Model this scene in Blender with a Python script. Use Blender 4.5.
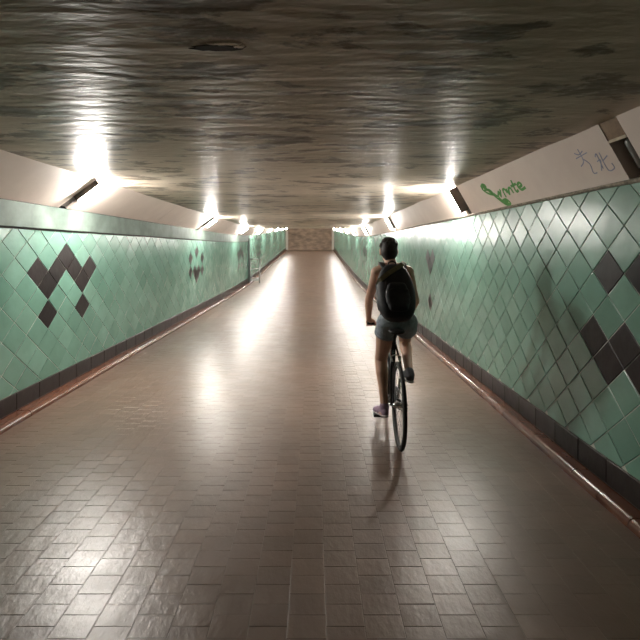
import bpy, bmesh, math, random
from mathutils import Vector, Matrix, noise
random.seed(7)
S = bpy.context.scene
COL = S.collection
for o in list(bpy.data.objects):
    bpy.data.objects.remove(o)

# ------------------------------------------------------------------ camera, world, exposure
CAM_H = 1.61
FPX = 470.0
cam_data = bpy.data.cameras.new('camera')
cam = bpy.data.objects.new('camera', cam_data)
COL.objects.link(cam)
cam.location = (0, 0, CAM_H)
cam.rotation_euler = (math.pi / 2, 0, 0)
cam_data.sensor_width = 36
cam_data.lens = 36 * FPX / 640
cam_data.shift_x = (320 - 314.6) / 640
cam_data.shift_y = -(320 - 248) / 640
cam_data.clip_start = 0.02
S.camera = cam
world = bpy.data.worlds.new('world')
S.world = world
world.use_nodes = True
world.node_tree.nodes['Background'].inputs[0].default_value = (0.02, 0.02, 0.02, 1)
world.node_tree.nodes['Background'].inputs[1].default_value = 0.2
S.view_settings.view_transform = 'Standard'
S.view_settings.look = 'None'
S.view_settings.gamma = 1.0
S.view_settings.exposure = 0.0
S.view_settings.use_curve_mapping = False
LAMP_STRENGTH = 580.0
LAMP_COL = (1.0, 0.955, 0.89)

# ------------------------------------------------------------------ layout
XL, XR = -2.87, 1.94            # wall faces
CL, CR = -2.71, 1.80            # inner edges of the kerbs
ZS = 0.22                       # top of the skirting
TOPL, TOPR = 2.06, 2.02         # foot of the sloping panels
BAND = 1.815                    # underside of the plain band on the left wall
H = 2.37                        # ceiling
SL, SR = -2.42, 1.74            # ceiling ends of the sloping panels
Y0, Y1 = -6.0, 47.0
YPOST = 20.2
LAMPS_L = [5.30, 11.4, 16.7, 21.4, 26.2, 31.2, 36.6, 42.2]
LAMPS_R = [5.85, 11.1, 16.4, 21.3, 26.2, 31.2, 36.6, 42.2]
UNLIT_R = 2.80
NW = 0.17                       # width of a lamp slot


def zoff(y):
    if y < 14:
        return 0.0
    if y < 24:
        return 0.05 * (y - 14) ** 2 / 20
    return 0.25 + 0.05 * (y - 24)


# ------------------------------------------------------------------ materials
def nt(name):
    m = bpy.data.materials.new(name)
    m.use_nodes = True
    t = m.node_tree
    return m, t, t.nodes['Principled BSDF']


def nd(t, kind, **kw):
    n = t.nodes.new(kind)
    for k, v in kw.items():
        setattr(n, k, v)
    return n


def pos_map(t, scale=(1, 1, 1)):
    g = nd(t, 'ShaderNodeNewGeometry')
    mp = nd(t, 'ShaderNodeMapping')
    mp.inputs['Scale'].default_value = scale
    t.links.new(g.outputs['Position'], mp.inputs['Vector'])
    return mp.outputs[0]


def noise_n(t, vec, scale, detail=4, rough=0.55, dist=0.0):
    n = nd(t, 'ShaderNodeTexNoise')
    n.inputs['Scale'].default_value = scale
    n.inputs['Detail'].default_value = detail
    n.inputs['Roughness'].default_value = rough
    n.inputs['Distortion'].default_value = dist
    t.links.new(vec, n.inputs['Vector'])
    return n.outputs['Fac']


def ramp(t, fac, stops):
    r = nd(t, 'ShaderNodeValToRGB')
    e = r.color_ramp.elements
    while len(e) < len(stops):
        e.new(0.5)
    for el, (p, c) in zip(e, stops):
        el.position = p
        el.color = (*c, 1) if len(c) == 3 else c
    t.links.new(fac, r.inputs[0])
    return r.outputs[0]


def grey(v):
    return (v, v, v)


def mixc(t, fac, a, b, mode='MIX'):
    m = nd(t, 'ShaderNodeMix', data_type='RGBA', blend_type=mode)
    if isinstance(fac, float):
        m.inputs[0].default_value = fac
    else:
        t.links.new(fac, m.inputs[0])
    for sock, v in ((m.inputs[6], a), (m.inputs[7], b)):
        if isinstance(v, tuple):
            sock.default_value = (*v, 1)
        else:
            t.links.new(v, sock)
    return m.outputs[2]


def bump(t, b, h, strength, dist=0.01):
    n = nd(t, 'ShaderNodeBump')
    n.inputs['Strength'].default_value = strength
    n.inputs['Distance'].default_value = dist
    t.links.new(h, n.inputs['Height'])
    t.links.new(n.outputs[0], b.inputs['Normal'])


def rand_val(t):
    oi = nd(t, 'ShaderNodeObjectInfo')
    g = nd(t, 'ShaderNodeNewGeometry')
    a = nd(t, 'ShaderNodeMath', operation='ADD')
    t.links.new(oi.outputs['Random'], a.inputs[0])
    t.links.new(g.outputs['Random Per Island'], a.inputs[1])
    f = nd(t, 'ShaderNodeMath', operation='FRACT')
    t.links.new(a.outputs[0], f.inputs[0])
    return f.outputs[0]


def simple(name, col, rough=0.5, metal=0.0, var=0.15, scale=20, bmp=0.1, spec=0.5, map_scale=(1, 1, 1)):
    m, t, b = nt(name)
    v = pos_map(t, map_scale)
    f = noise_n(t, v, scale)
    lo = tuple(c * (1 - var) for c in col)
    hi = tuple(min(1, c * (1 + var)) for c in col)
    t.links.new(ramp(t, f, [(0.3, lo), (0.7, hi)]), b.inputs['Base Color'])
    b.inputs['Roughness'].default_value = rough
    b.inputs['Metallic'].default_value = metal
    b.inputs['Specular IOR Level'].default_value = spec
    if bmp:
        bump(t, b, f, bmp, 0.005)
    return m


M = {}


def tile_mat(name, stops, rough, bmp, spec=0.6):
    m, t, b = nt(name)
    c = ramp(t, rand_val(t), stops)
    v = pos_map(t)
    dirt = noise_n(t, v, 2.3, 5, 0.6)
    c2 = mixc(t, ramp(t, dirt, [(0.35, grey(0.0)), (0.7, grey(0.5))]), c, tuple(0.62 * x for x in stops[0][1]))
    cloud = noise_n(t, v, 7, 3, 0.6)
    c3 = mixc(t, ramp(t, cloud, [(0.3, grey(0.0)), (1.0, grey(0.12))]), c2, tuple(min(1, 1.25 * x) for x in stops[-1][1]))
    t.links.new(c3, b.inputs['Base Color'])
    b.inputs['Roughness'].default_value = rough
    b.inputs['Specular IOR Level'].default_value = spec
    bump(t, b, noise_n(t, v, 11, 2, 0.5), bmp, 0.01)
    return m


M['tile'] = tile_mat('glazed_green_tile', [(0.0, (0.125, 0.262, 0.20)), (0.5, (0.155, 0.315, 0.245)), (1.0, (0.20, 0.37, 0.292))], 0.24, 0.2)
M['dark_tile'] = tile_mat('glazed_dark_tile', [(0.0, (0.011, 0.007, 0.007)), (1.0, (0.022, 0.014, 0.014))], 0.36, 0.3, 0.2)
M['skirting'] = tile_mat('skirting_tile', [(0.0, (0.016, 0.012, 0.011)), (1.0, (0.032, 0.024, 0.022))], 0.38, 0.3, 0.25)
M['kerb'] = tile_mat('kerb_tile', [(0.0, (0.13, 0.05, 0.028)), (1.0, (0.15, 0.06, 0.035))], 0.27, 0.12)
M['grout'] = simple('grout', (0.46, 0.50, 0.43), 0.8, var=0.25, scale=6)
M['dark_grout'] = simple('dark_grout', (0.12, 0.10, 0.09), 0.85, var=0.3, scale=6)


def paver_mat():
    m, t, b = nt('paver')
    c = ramp(t, rand_val(t), [(0.0, (0.145, 0.088, 0.061)), (0.5, (0.163, 0.101, 0.071)), (1.0, (0.18, 0.114, 0.081))])
    v = pos_map(t)
    big = noise_n(t, v, 0.9, 5, 0.6)
    c = mixc(t, ramp(t, big, [(0.35, grey(0.0)), (0.75, grey(0.5))]), c, (0.11, 0.08, 0.062))
    t.links.new(c, b.inputs['Base Color'])
    t.links.new(ramp(t, noise_n(t, v, 3.2, 6, 0.65), [(0.3, grey(0.29)), (0.75, grey(0.40))]), b.inputs['Roughness'])
    b.inputs['Specular IOR Level'].default_value = 0.75
    bump(t, b, noise_n(t, pos_map(t, (1.0, 0.5, 1.0)), 17, 5, 0.62), 0.5, 0.008)
    return m


M['paver'] = paver_mat()
M['mortar'] = simple('paver_mortar', (0.19, 0.145, 0.115), 0.5, var=0.3, scale=9)


def ceiling_mat():
    m, t, b = nt('ceiling_paint')
    v = pos_map(t, (0.6, 1.3, 1))
    big = noise_n(t, v, 1.8, 8, 0.68, 0.4)
    c = ramp(t, big, [(0.30, (0.36, 0.295, 0.225)), (0.45, (0.52, 0.435, 0.345)), (0.60, (0.61, 0.52, 0.42)), (0.8, (0.68, 0.59, 0.485))])
    v2 = pos_map(t, (0.9, 1.7, 1))
    st = noise_n(t, v2, 2.3, 8, 0.66, 0.3)
    c = mixc(t, ramp(t, st, [(0.53, grey(0.0)), (0.575, grey(0.7)), (0.68, grey(0.92))]), c, (0.11, 0.088, 0.066))
    t.links.new(c, b.inputs['Base Color'])
    b.inputs['Roughness'].default_value = 0.41
    b.inputs['Specular IOR Level'].default_value = 0.1
    v3 = pos_map(t, (0.7, 2.0, 1))
    bump(t, b, noise_n(t, v3, 5.5, 4, 0.5), 0.42, 0.025)
    return m


M['ceiling'] = ceiling_mat()


def panel_mat():
    m, t, b = nt('slope_panel')
    v = pos_map(t)
    n = noise_n(t, v, 1.6, 6, 0.6)
    c = ramp(t, n, [(0.3, (0.70, 0.59, 0.53)), (0.7, (0.82, 0.71, 0.64))])
    t.links.new(c, b.inputs['Base Color'])
    b.inputs['Roughness'].default_value = 0.6
    bump(t, b, noise_n(t, v, 40, 4), 0.15, 0.004)
    return m


M['panel'] = panel_mat()
M['band'] = simple('band_paint', (0.16, 0.205, 0.18), 0.7, var=0.22, scale=5, bmp=0.2, spec=0.2)
M['bead'] = simple('dirty_bead', (0.26, 0.225, 0.18), 0.8, var=0.5, scale=30, bmp=0.5)
M['void'] = simple('slot_black', (0.02, 0.018, 0.016), 0.7)
M['spall'] = simple('bare_plaster', (0.9, 0.8, 0.68), 0.9, var=0.08, scale=40, bmp=0.4)
M['spall_dark'] = simple('spall_hollow', (0.06, 0.045, 0.035), 0.9)
M['board'] = simple('brown_board', (0.24, 0.16, 0.10), 0.6, var=0.25, scale=25)
M['cream'] = simple('cream_edge', (0.62, 0.55, 0.42), 0.5)
M['housing'] = simple('lamp_housing', (0.10, 0.085, 0.075), 0.5, 0.3)
M['dead_glass'] = simple('dead_lamp_glass', (0.2, 0.19, 0.18), 0.2)
M['end_wall'] = simple('end_wall_concrete', (0.23, 0.155, 0.105), 0.7, var=0.45, scale=1.6, bmp=0.3, map_scale=(1, 1, 2.2))
M['pillar'] = simple('end_pillar', (0.5, 0.45, 0.38), 0.6)
M['steel'] = simple('galvanised_steel', (0.42, 0.43, 0.42), 0.4, 0.8)
M['frame_dark'] = simple('dark_green_metal', (0.05, 0.07, 0.06), 0.5, 0.3)
M['green_paint'] = simple('green_spray', (0.10, 0.33, 0.08), 0.6)
M['blue_paint'] = simple('blue_marker', (0.30, 0.31, 0.43), 0.6)


def emit_mat():
    m, t, b = nt('lit_diffuser')
    v = pos_map(t)
    n = noise_n(t, v, 30, 2)
    t.links.new(ramp(t, n, [(0.3, tuple(0.95 * c for c in LAMP_COL)), (0.7, LAMP_COL)]), b.inputs['Emission Color'])
    b.inputs['Emission Strength'].default_value = LAMP_STRENGTH
    b.inputs['Base Color'].default_value = (0.8, 0.8, 0.78, 1)
    return m


M['lit'] = emit_mat()
M['skin'] = simple('skin', (0.60, 0.37, 0.27), 0.5, var=0.1, scale=14, bmp=0.05)
M['hair'] = simple('dark_brown_hair', (0.022, 0.014, 0.010), 0.55, var=0.4, scale=60, bmp=0.6)
M['tank'] = simple('black_jersey', (0.012, 0.012, 0.014), 0.85, scale=60)
M['denim'] = simple('grey_blue_denim', (0.31, 0.36, 0.41), 0.85, var=0.25, scale=50, bmp=0.3)
M['mauve'] = simple('mauve_mesh_fabric', (0.36, 0.25, 0.34), 0.7, scale=60)
M['shoe_dark'] = simple('dark_shoe_upper', (0.05, 0.052, 0.06), 0.7, scale=60)
M['sole'] = simple('pale_rubber', (0.46, 0.42, 0.43), 0.6)
M['lace'] = simple('lace_white', (0.6, 0.58, 0.58), 0.8)
M['pack'] = simple('dark_navy_nylon', (0.008, 0.009, 0.014), 0.6, var=0.3, scale=40, bmp=0.25)
M['olive'] = simple('olive_webbing', (0.17, 0.155, 0.085), 0.8, scale=60)
M['eye'] = simple('eye_white', (0.7, 0.68, 0.65), 0.3)
M['black_paint'] = simple('black_frame_paint', (0.012, 0.012, 0.014), 0.25)
M['rubber'] = simple('tyre_rubber', (0.012, 0.012, 0.012), 0.7)
M['chrome'] = simple('silver_metal', (0.6, 0.6, 0.6), 0.22, 1.0)
M['steel_dark'] = simple('dark_steel', (0.12, 0.12, 0.12), 0.4, 0.8)
M['plastic'] = simple('black_plastic', (0.015, 0.015, 0.016), 0.5)


# ------------------------------------------------------------------ object helpers
def link(name, mesh, mat, parent=None, smooth=False):
    if mat is not None and len(mesh.materials) == 0:
        mesh.materials.append(M[mat])
    o = bpy.data.objects.new(name, mesh)
    COL.objects.link(o)
    if parent is not None:
        o.parent = parent
    if smooth:
        for p in mesh.polygons:
            p.use_smooth = True
    return o


def tag(o, label, cat, group=None, kind=None):
    o['label'] = label
    o['category'] = cat
    if group:
        o['group'] = group
    if kind:
        o['kind'] = kind
    return o


def empty(name, loc=(0, 0, 0)):
    o = bpy.data.objects.new(name, None)
    COL.objects.link(o)
    o.location = loc
    o.empty_display_size = 0.1
    bpy.context.view_layer.update()
    return o


def from_bm(name, bm, mat, parent=None, smooth=False, origin=None, recalc=True):
    if recalc:
        bmesh.ops.recalc_face_normals(bm, faces=bm.faces)
    if origin is not None:
        bmesh.ops.translate(bm, verts=bm.verts, vec=-Vector(origin))
    me = bpy.data.meshes.new(name)
    bm.to_mesh(me)
    bm.free()
    return link(name, me, mat, parent, smooth)


def part(name, bm, mat, parent, smooth=False):
    """mesh given in world coordinates, made a child of parent (identity world rotation)"""
    base = Vector((0, 0, 0))
    p = parent
    while p is not None:
        base += p.location
        p = p.parent
    return from_bm(name, bm, mat, parent, smooth, origin=base)


def box(bm, lo, hi):
    v = [bm.verts.new((x, y, z)) for x in (lo[0], hi[0]) for y in (lo[1], hi[1]) for z in (lo[2], hi[2])]
    for f in ((0, 1, 3, 2), (4, 6, 7, 5), (0, 4, 5, 1), (2, 3, 7, 6), (0, 2, 6, 4), (1, 5, 7, 3)):
        bm.faces.new([v[i] for i in f])
    return v


def sweep(bm, prof, ys, fz=zoff, closed=True):
    """closed profile [(x, z)...] carried along y, following the tunnel's gradient"""
    rings = [[bm.verts.new((x, y, z + fz(y))) for x, z in prof] for y in ys]
    n = len(prof)
    for a, b in zip(rings, rings[1:]):
        for i in range(n if closed else n - 1):
            j = (i + 1) % n
            bm.faces.new((a[i], a[j], b[j], b[i]))
    if closed:
        bm.faces.new(rings[0])
        bm.faces.new(list(reversed(rings[-1])))


def yrange(a, b, step=1.0):
    n = max(1, int(math.ceil((b - a) / step)))
    return [a + (b - a) * i / n for i in range(n + 1)]


def frame_of(d):
    d = d.normalized()
    up = Vector((0, 0, 1)) if abs(d.z) < 0.95 else Vector((1, 0, 0))
    a = d.cross(up).normalized()
    return a, a.cross(d).normalized(), d


def tube(bm, pts, rad, seg=10, caps=True):
    pts = [Vector(p) for p in pts]
    if not isinstance(rad, (list, tuple)):
        rad = [rad] * len(pts)
    rings = []
    pa = None
    for i, p in enumerate(pts):
        d = (pts[min(i + 1, len(pts) - 1)] - pts[max(i - 1, 0)])
        a, b, d = frame_of(d)
        if pa is not None:
            a = (pa - d * pa.dot(d)).normalized()
            b = a.cross(d).normalized()
        pa = a
        rings.append([bm.verts.new(p + (a * math.cos(2 * math.pi * k / seg) + b * math.sin(2 * math.pi * k / seg)) * rad[i]) for k in range(seg)])
    for r, q in zip(rings, rings[1:]):
        for k in range(seg):
            bm.faces.new((r[k], r[(k + 1) % seg], q[(k + 1) % seg], q[k]))
    if caps:
        bm.faces.new(list(reversed(rings[0])))
        bm.faces.new(rings[-1])


def torus_x(bm, c, R, r, seg=48, sec=8):
    """ring whose axle is the x axis"""
    rings = []
    for i in range(seg):
        a = 2 * math.pi * i / seg
        rings.append([bm.verts.new((c[0] + r * math.sin(2 * math.pi * k / sec),
                                    c[1] + (R + r * math.cos(2 * math.pi * k / sec)) * math.cos(a),
                                    c[2] + (R + r * math.cos(2 * math.pi * k / sec)) * math.sin(a))) for k in range(sec)])
    for i in range(seg):
        a, b = rings[i], rings[(i + 1) % seg]
        for k in range(sec):
            bm.faces.new((a[k], a[(k + 1) % sec], b[(k + 1) % sec], b[k]))


def ell(bm, c, r, rot=None, u=20, v=12):
    m = Matrix.Translation(Vector(c)) @ (rot.to_4x4() if rot else Matrix()) @ Matrix.Diagonal((*r, 1))
    bmesh.ops.create_uvsphere(bm, u_segments=u, v_segments=v, radius=1, matrix=m)


def limb(bm, pts, rad, seg=16):
    """tapered chain with round joints"""
    for p, r in zip(pts, rad):
        ell(bm, p, (r, r, r), u=14, v=10)
    for (p, r), (q, s) in zip(zip(pts, rad), zip(pts[1:], rad[1:])):
        n = 5
        tube(bm, [Vector(p).lerp(Vector(q), i / n) for i in range(n + 1)], [r + (s - r) * i / n for i in range(n + 1)], seg)


def remeshed(name, bm, mat, parent, voxel=0.006, smooth_it=6, disp=None):
    """the overlapping volumes of bm become one continuous skin"""
    base = Vector((0, 0, 0))
    p = parent
    while p is not None:
        base += p.location
        p = p.parent
    me = bpy.data.meshes.new('raw')
    bmesh.ops.recalc_face_normals(bm, faces=bm.faces)
    bm.to_mesh(me)
    bm.free()
    tmp = bpy.data.objects.new('raw', me)
    COL.objects.link(tmp)
    r = tmp.modifiers.new('r', 'REMESH')
    r.mode = 'VOXEL'
    r.voxel_size = voxel
    s = tmp.modifiers.new('s', 'SMOOTH')
    s.factor = 0.5
    s.iterations = smooth_it
    dg = bpy.context.evaluated_depsgraph_get()
    dg.update()
    out = bpy.data.meshes.new_from_object(tmp.evaluated_get(dg))
    bpy.data.objects.remove(tmp)
    out.name = name
    out.materials.clear()
    for vv in out.vertices:
        if disp:
            vv.co = disp(vv.co)
        vv.co -= base
    return link(name, out, mat, parent, True)


def px_of(x, y, z):
    return 314.6 + FPX * x / y, 248 - FPX * (z - CAM_H) / y


# ------------------------------------------------------------------ floor of pavers
bm = bmesh.new()
sweep(bm, [(XL, -0.0014), (XR, -0.0014), (XR, -0.15), (XL, -0.15)], yrange(Y0, Y1))
floor = from_bm('floor', bm, 'mortar')
tag(floor, 'worn brown paver floor running the length of the tunnel', 'floor', kind='structure')

PW, PD, PG = 0.165, 0.125, 0.0022
edges = [CR + 0.004]
for w in (0.105, 0.165):
    edges.append(edges[-1] - w)
while edges[-1] - PW > CL + 0.02:
    edges.append(edges[-1] - PW)
edges.append(CL - 0.004)
pavers = []
for ci, (b, a) in enumerate(zip(edges, edges[1:])):
    if b - a < 0.03:
        continue
    y = Y0 + (PD / 2 if ci % 2 else 0)
    while y + PD < Y1:
        pavers.append((a + PG / 2, b - PG / 2, y + 0.0006, y + PD - 0.0006))
        y += PD


def paver_size(p):
    cx, cy = (p[0] + p[1]) / 2, (p[2] + p[3]) / 2
    if cy < 1.2:
        return 0
    u, v = px_of(cx, cy, 0)
    if not (-6 < u < 646 and v < 646):
        return 0
    return (p[1] - p[0]) * (p[3] - p[2]) * FPX * FPX * CAM_H / cy ** 3


order = sorted(range(len(pavers)), key=lambda i: -paver_size(pavers[i]))
big = set(order[:300])


def paver_verts(p, c=(0, 0)):
    x0, x1, y0, y1 = p
    e = 0.0012
    return ([(x0 - c[0], y0 - c[1], -0.02), (x1 - c[0], y0 - c[1], -0.02), (x1 - c[0], y1 - c[1], -0.02), (x0 - c[0], y1 - c[1], -0.02)],
            [(x0 - c[0], y0 - c[1], -0.0006), (x1 - c[0], y0 - c[1], -0.0006), (x1 - c[0], y1 - c[1], -0.0006), (x0 - c[0], y1 - c[1], -0.0006)],
            [(x0 + e - c[0], y0 + e - c[1], 0), (x1 - e - c[0], y0 + e - c[1], 0), (x1 - e - c[0], y1 - e - c[1], 0), (x0 + e - c[0], y1 - e - c[1], 0)])


PF = [(8, 9, 10, 11)] + [(i, (i + 1) % 4, 4 + (i + 1) % 4, 4 + i) for i in range(4)] + [(4 + i, 4 + (i + 1) % 4, 8 + (i + 1) % 4, 8 + i) for i in range(4)]
cache = {}
for i in order[:300]:
    p = pavers[i]
    cx, cy = (p[0] + p[1]) / 2, (p[2] + p[3]) / 2
    k = round(p[1] - p[0], 4)
    if k not in cache:
        vs = paver_verts(p, (cx, cy))
        me = bpy.data.meshes.new('paver')
        me.from_pydata(sum(vs, []), [], PF)
        me.materials.append(M['paver'])
        cache[k] = me
    o = link('paver', cache[k], None, floor)
    o.location = (cx, cy, random.uniform(-0.0003, 0.0002))
    o.rotation_euler = (random.gauss(0, 0.0028), random.gauss(0, 0.0028), 0)
V, F = [], []
for i, p in enumerate(pavers):
    if i in big:
        continue
    cx, cy = (p[0] + p[1]) / 2, (p[2] + p[3]) / 2
    tx, ty, dz = random.gauss(0, 0.0028), random.gauss(0, 0.0028), random.uniform(-0.0003, 0.0002)
    n = len(V)
    for ring in paver_verts(p):
        for (x, y, z) in ring:
            V.append((x, y, z + zoff(y) + dz + (x - cx) * tx + (y - cy) * ty))
    F += [tuple(n + q for q in f) for f in PF]
me = bpy.data.meshes.new('far_pavers')
me.from_pydata(V, [], F)
o = link('far_pavers', me, 'paver', floor)
o['kind'] = 'stuff'


# ------------------------------------------------------------------ tiled walls
def clip(poly, z, keep_below):
    out = []
    for (a, b) in zip(poly, poly[1:] + poly[:1]):
        ia = (a[1] <= z) == keep_below
        ib = (b[1] <= z) == keep_below
        if ia:
            out.append(a)
        if ia != ib:
            t = (z - a[1]) / (b[1] - a[1])
            out.append((a[0] + t * (b[0] - a[0]), z))
    return out


def inset(poly, d):
    n = len(poly)
    res = []
    area = sum(a[0] * b[1] - b[0] * a[1] for a, b in zip(poly, poly[1:] + poly[:1]))
    s = 1 if area > 0 else -1
    for i in range(n):
        p0, p1, p2 = Vector(poly[i - 1]), Vector(poly[i]), Vector(poly[(i + 1) % n])
        d1 = (p1 - p0).normalized()
        d2 = (p2 - p1).normalized()
        n1 = Vector((-d1.y, d1.x)) * s
        n2 = Vector((-d2.y, d2.x)) * s
        b = n1 + n2
        k = 2 * d / max(0.15, b.dot(b))
        q = p1 + b * k
        res.append((q.x, q.y))
    return res


def tile_geo(poly, sgn, c=(0, 0), T=0.005):
    """poly in (y, z) -> verts, faces of a bevelled tile lying on the plane x=0 and facing sgn*x"""
    p0 = inset(poly, 0.003)
    p1 = inset(poly, 0.007)
    n = len(poly)
    v = [(0.0, a - c[0], b - c[1]) for a, b in p0] + [(sgn * T * 0.65, a - c[0], b - c[1]) for a, b in p0] + [(sgn * T, a - c[0], b - c[1]) for a, b in p1]
    f = [tuple(range(2 * n, 3 * n))]
    for k in (0, n):
        f += [(k + i, k + (i + 1) % n, k + n + (i + 1) % n, k + n + i) for i in range(n)]
    if sgn < 0:
        f = [tuple(reversed(q)) for q in f]
    return v, f


def flip_check(v, f, sgn):
    a, b, c = (Vector(v[i]) for i in f[0][:3])
    if (b - a).cross(c - a).x * sgn < 0:
        return [tuple(reversed(q)) for q in f]
    return f


def tiled_wall(name, label, X, sgn, w, h, ya, za, dark, ztop_f, back_prof):
    bm = bmesh.new()
    sweep(bm, back_prof, yrange(Y0, Y1))
    wall = from_bm(name, bm, 'grout')
    tag(wall, label, 'wall', kind='structure')
    tiles = []
    i0, i1 = int((Y0 - ya) / (w / 2)) + 1, int((Y1 - ya) / (w / 2)) - 1
    for i in range(i0, i1 + 1):
        for j in range(-12, 8):
            if (i + j) % 2:
                continue
            cy, cz = ya + i * w / 2, za + j * h / 2
            ztop = ztop_f(cy)
            if cz + h / 2 < ZS or cz - h / 2 > ztop:
                continue
            poly = [(cy, cz - h / 2), (cy + w / 2, cz), (cy, cz + h / 2), (cy - w / 2, cz)]
            full = cz - h / 2 >= ZS - 1e-4 and cz + h / 2 <= ztop + 1e-4
            if not full:
                poly = clip(poly, ztop, True)
                if len(poly) >= 3:
                    poly = clip(poly, ZS, False)
                ar = abs(sum(a[0] * b[1] - b[0] * a[1] for a, b in zip(poly, poly[1:] + poly[:1]))) / 2 if len(poly) >= 3 else 0
                if ar < 0.0022:
                    continue
            else:
                ar = w * h / 2
            cyy = sum(p[0] for p in poly) / len(poly)
            czz = sum(p[1] for p in poly) / len(poly)
            size = 0
            if cyy > 0.8:
                u, v = px_of(X, cyy, czz)
                if -12 < u < 652:
                    size = ar * FPX * FPX * abs(X) / cyy ** 3
            tiles.append((size, poly, full, (cyy, czz), (i, j) in dark))
    tiles.sort(key=lambda t: -t[0])
    mats = {False: 'tile', True: 'dark_tile'}
    shared = {}
    for size, poly, full, c, dk in tiles[:300]:
        if full and dk in shared:
            me = shared[dk]
        else:
            v, f = tile_geo(poly, sgn, c)
            me = bpy.data.meshes.new('wall_tile')
            me.from_pydata(v, [], flip_check(v, f, sgn))
            me.materials.append(M[mats[dk]])
            if full:
                shared[dk] = me
        o = link('wall_tile', me, None, wall)
        o.location = (X + sgn * random.uniform(-0.001, 0.001), c[0], c[1] + zoff(c[0]))
        o.rotation_euler = (0, random.gauss(0, 0.009), random.gauss(0, 0.009))
    for dk in (False, True):
        V, F = [], []
        for size, poly, full, c, d2 in tiles[300:]:
            if d2 != dk:
                continue
            v, f = tile_geo(poly, sgn)
            f = flip_check(v, f, sgn)
            ty, tz = random.gauss(0, 0.009), random.gauss(0, 0.009)
            n = len(V)
            V += [(X + a + (b - c[0]) * ty + (g - c[1]) * tz, b, g + zoff(b)) for a, b, g in v]
            F += [tuple(n + q for q in ff) for ff in f]
        if V:
            me = bpy.data.meshes.new('far_tiles')
            me.from_pydata(V, [], F)
            o = link('far_dark_tiles' if dk else 'far_tiles', me, mats[dk], wall)
            o['kind'] = 'stuff'
    return wall


def shift(pat, i, j):
    return {(a + i, b + j) for a, b in pat}


BUTTER = {(0, 0), (-1, -1), (-2, -2), (-3, -1), (1, -1), (2, -2), (3, -1), (-2, -4), (2, -4)}
RING = {(0, 0), (3, -1), (-3, -1), (3, -3), (-3, -3), (1, -3), (-1, -3), (0, -4)}
WSHAPE = {(0, 0), (-6, 0), (-2, 0), (-4, 0), (-1, -1), (-5, -1), (-3, -1), (-3, 3), (-5, 3), (-1, 3)}
VSHAPE = {(1, 1), (-1, 1), (0, 0), (0, -4)}
WL, HL, WR, HR = 0.375, 0.31, 0.33, 0.30
darkL = BUTTER | shift(RING, 32, 0) | shift(BUTTER, 68, 0) | shift(RING, 100, 0)
darkR = WSHAPE | shift(VSHAPE, 28, 2) | shift(RING, 60, 4) | shift(BUTTER, 90, 4)
wall_left = tiled_wall('wall_left', 'green diamond-tiled wall below the plain pale band, beside the metal barrier', XL, 1, WL, HL, 5.43, 1.516, darkL,
                       lambda y: BAND - 0.015 if y < YPOST else TOPL - 0.01,
                       [(XL, 0.0), (XL, TOPL), (XL - 0.3, TOPL), (XL - 0.3, 0.0)])
wall_right = tiled_wall('wall_right', 'green diamond-tiled wall reaching up to the graffiti-marked sloping panels', XR, -1, WR, HR, 3.268, 1.0, darkR,
                        lambda y: TOPR - 0.012,
                        [(XR, 0.0), (XR, TOPR), (XR + 0.3, TOPR), (XR + 0.3, 0.0)])

# plain band over the near left wall, with the black groove below it
bm = bmesh.new()
sweep(bm, [(XL, BAND), (XL + 0.03, BAND), (XL + 0.03, TOPL - 0.004), (XL, TOPL - 0.004)], yrange(Y0, YPOST))
tag(from_bm('trim_1', bm, 'band'), 'pale grey-green painted band above the tiles and black groove', 'band', kind='structure')
bm = bmesh.new()
sweep(bm, [(XL - 0.005, BAND - 0.02), (XL + 0.006, BAND - 0.02), (XL + 0.006, BAND), (XL - 0.005, BAND)], yrange(Y0, YPOST))
tag(from_bm('trim_2', bm, 'void'), 'thin black groove under the pale painted band', 'groove', kind='structure')


# ------------------------------------------------------------------ skirting tiles and kerbs
def skirting(name, label, X, sgn, w, y_ref):
    bm = bmesh.new()
    sweep(bm, [(X, 0.0), (X + sgn * 0.004, 0.0), (X + sgn * 0.004, ZS), (X, ZS)], yrange(Y0, Y1))
    root = from_bm(name, bm, 'dark_grout')
    tag(root, label, 'skirting', kind='structure')
    V, F = [], []
    me0 = None
    y = y_ref - w * int((y_ref - Y0) / w)
    while y + w < Y1:
        poly = [(y, 0.055), (y + w, 0.055), (y + w, ZS + 0.003), (y, ZS + 0.003)]
        c = (y + w / 2, 0.14)
        if 1.0 < y < 22:
            if me0 is None:
                v, f = tile_geo(poly, sgn, c, 0.016)
                me0 = bpy.data.meshes.new('skirting_tile')
                me0.from_pydata(v, [], flip_check(v, f, sgn))
                me0.materials.append(M['skirting'])
            o = link('skirting_tile', me0, None, root)
            o.location = (X + sgn * (0.002 + random.uniform(-0.001, 0.001)), c[0], c[1] + zoff(c[0]))
            o.rotation_euler = (0, random.gauss(0, 0.006), random.gauss(0, 0.004))
        else:
            v, f = tile_geo(poly, sgn, T=0.016)
            f = flip_check(v, f, sgn)
            n = len(V)
            V += [(X + a + sgn * 0.002, b, g + zoff(b)) for a, b, g in v]
            F += [tuple(n + q for q in ff) for ff in f]
        y += w
    me = bpy.data.meshes.new('far_skirting_tiles')
    me.from_pydata(V, [], F)
    o = link('far_skirting_tiles', me, 'skirting', root)
    o['kind'] = 'stuff'
    return root


skirting('baseboard_left', 'dark brown skirting tiles below the wall with the pale band', XL, 1, WL, 4.50)
skirting('baseboard_right', 'dark brown skirting tiles below the wall with graffiti above', XR, -1, WR, 3.10)


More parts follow.
